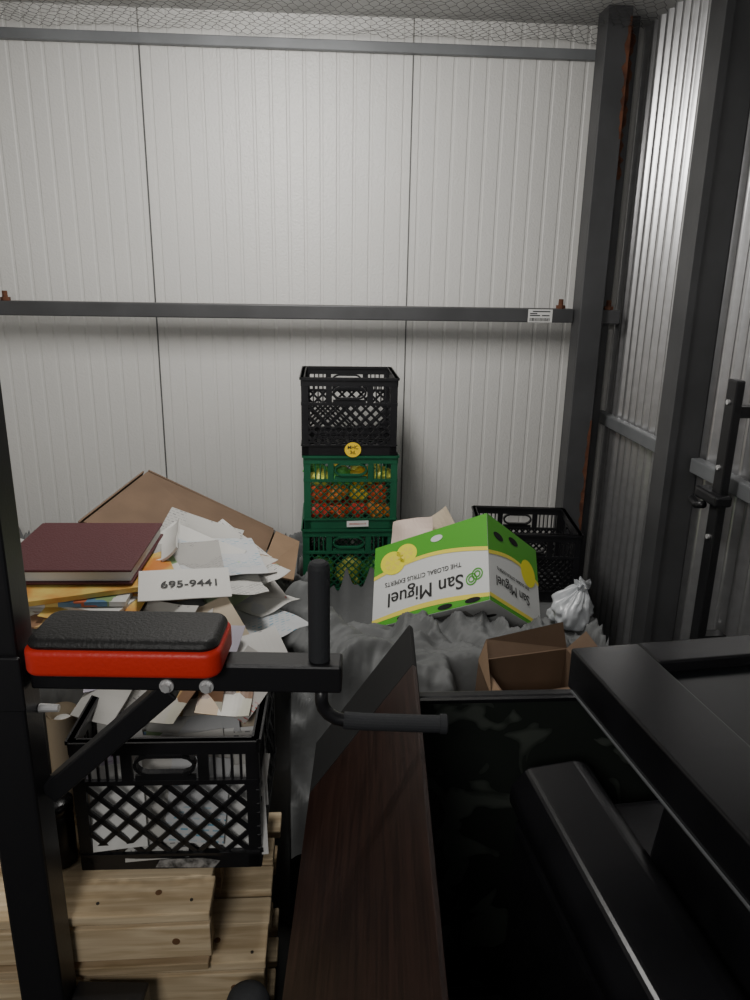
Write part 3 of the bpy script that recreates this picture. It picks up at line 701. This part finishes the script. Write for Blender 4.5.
# ---------------------------------------------------------------- walnut cabinet with sloping face
dv=Vector((.069,.998,0)).normalized(); yaw=-math.atan2(dv.x,dv.y)
e=empty('wooden_cabinet',(.187,1.446,0),'dark walnut panelled cabinet with black edges lying on its side','cabinet',rot=(0,0,yaw))
Lg=1.05; xt,zt=0,.932; xl,zl=-.200,.637
def prism(bm,prof,y0,y1):
    a=[bm.verts.new((x,y0,z)) for x,z in prof]; b=[bm.verts.new((x,y1,z)) for x,z in prof]
    bm.faces.new(a); bm.faces.new(b[::-1]); n=len(prof)
    for k in range(n): bm.faces.new((a[k],b[k],b[(k+1)%n],a[(k+1)%n]))
bm=bmesh.new(); prism(bm,[(xt,zt),(xt,0),(xl,0),(xl,zl)],-Lg,0); obj_from_bm('cabinet_body',bm,M['blacksatin'],e,bevel=.002)
nx,nz=-(zt-zl),-(xl-xt); nl=math.hypot(nx,nz); nx/=nl; nz/=nl
o_=.001; t_=.010
bm=bmesh.new(); prism(bm,[(xt+nx*o_,zt+nz*o_),(xt+nx*t_,zt+nz*t_),(xl+nx*t_,zl+nz*t_),(xl+nx*o_,zl+nz*o_)],-Lg,-.17); obj_from_bm('walnut_panel',bm,M['walnut'],e,bevel=.001)['label']='dark brown walnut grain panel'
bm=bmesh.new(); prism(bm,[(xt+nx*o_,zt+nz*o_),(xt+nx*t_,zt+nz*t_),(xl+nx*t_,zl+nz*t_),(xl+nx*o_,zl+nz*o_)],-.169,0); obj_from_bm('end_panel',bm,M['black'],e,bevel=.001)

# ---------------------------------------------------------------- stepped black trunk
PH=.12
e=empty('storage_trunk',(.362+.815*math.sin(.09),1.225-.815*math.cos(.09),0),'black moulded plastic trunk with stepped lid','trunk',rot=(0,0,.09))
bm=bmesh.new(); box(bm,(0,0,0),(.50,.80,.66)); obj_from_bm('trunk_body',bm,M['blackplas'],e,bevel=.03,seg=4)
bm=bmesh.new(); prism(bm,[(-.005,.662),(-.005,.70),(.025,.742),(.13,.750),(.155,.735),(.175,.668)],0,.815)
obj_from_bm('lid',bm,M['blacksatin'],e,bevel=.012,seg=4)
bm=bmesh.new(); prism(bm,[(.18,.662),(.215,.936),(.46,.936),(.47,.662)],.05,.62); obj_from_bm('raised_lid',bm,M['blackplas'],e,bevel=.012,seg=3)

# ---------------------------------------------------------------- table top piece
W,D,H=.60,.885,.095
e=empty('display_table_top',(.424+D*math.sin(PH),1.145-D*math.cos(PH),.943),'black lacquered table top with recessed dark glass','table top',rot=(0,0,PH))
bm=bmesh.new()
for a_,b_ in (((0,0,.02),(.125,D,H)),((.1251,D-.07,.02),(W,D,H)),((.1251,0,.02),(W,.07,H)),((W-.1,.0701,.02),(W,D-.0701,H))): box(bm,a_,b_)
obj_from_bm('table_frame',bm,M['blacksatin'],e,bevel=.004,seg=3)
boxobj('base_board',(.012,.012,0),(W-.012,D-.012,.0195),M['blackplas'],e,bevel=.004)
boxobj('glass_panel',(.126,.071,.06),(W-.101,D-.071,.075),M['glass'],e)
boxobj('edge_highlight',(-.003,.0,.022),(-.0005,D-.02,.025),M['steel_lt'],e)['label']='thin light strip standing in for the edge highlight'  # pale strip added to draw the highlight along the slab's side

# ---------------------------------------------------------------- lights
def area(name,loc,rot,sx,sy,p,col=(1,.975,.935)):
    l=bpy.data.lights.new(name,'AREA'); l.shape='RECTANGLE'; l.size=sx; l.size_y=sy; l.energy=p; l.color=col
    o=bpy.data.objects.new(name,l); COL.objects.link(o); o.location=loc; o.rotation_euler=rot; return o
area('ceiling_lamp',(-.15,1.85,2.36),(math.radians(40),0,0),.3,.7,24.5)
area('front_fill',(-.45,-.7,2.05),(math.radians(46),0,math.radians(-6)),.5,.4,14)  # unseen fill light, added behind the camera to brighten near crate and pallets
w=bpy.data.worlds.new('world'); S.world=w; w.use_nodes=True
w.node_tree.nodes['Background'].inputs[0].default_value=(.8,.85,.9,1); w.node_tree.nodes['Background'].inputs[1].default_value=.09

# ---------------------------------------------------------------- camera
th_,ps,ro=math.radians(16.7),math.radians(4),math.radians(1)
Fv=Vector((math.sin(ps)*math.cos(th_),math.cos(ps)*math.cos(th_),-math.sin(th_)))
R0=Vector((math.cos(ps),-math.sin(ps),0)); U0=R0.cross(Fv)
Rc=R0*math.cos(ro)+U0*math.sin(ro); Uc=U0*math.cos(ro)-R0*math.sin(ro)
cam=bpy.data.cameras.new('camera'); co=bpy.data.objects.new('camera',cam); COL.objects.link(co)
m=Matrix((Rc,Uc,-Fv)).transposed().to_4x4(); m.translation=Vector((0,0,1.65)); co.matrix_world=m
cam.sensor_fit='VERTICAL'; cam.sensor_height=36; cam.lens=36*.751; cam.clip_start=.02
S.camera=co
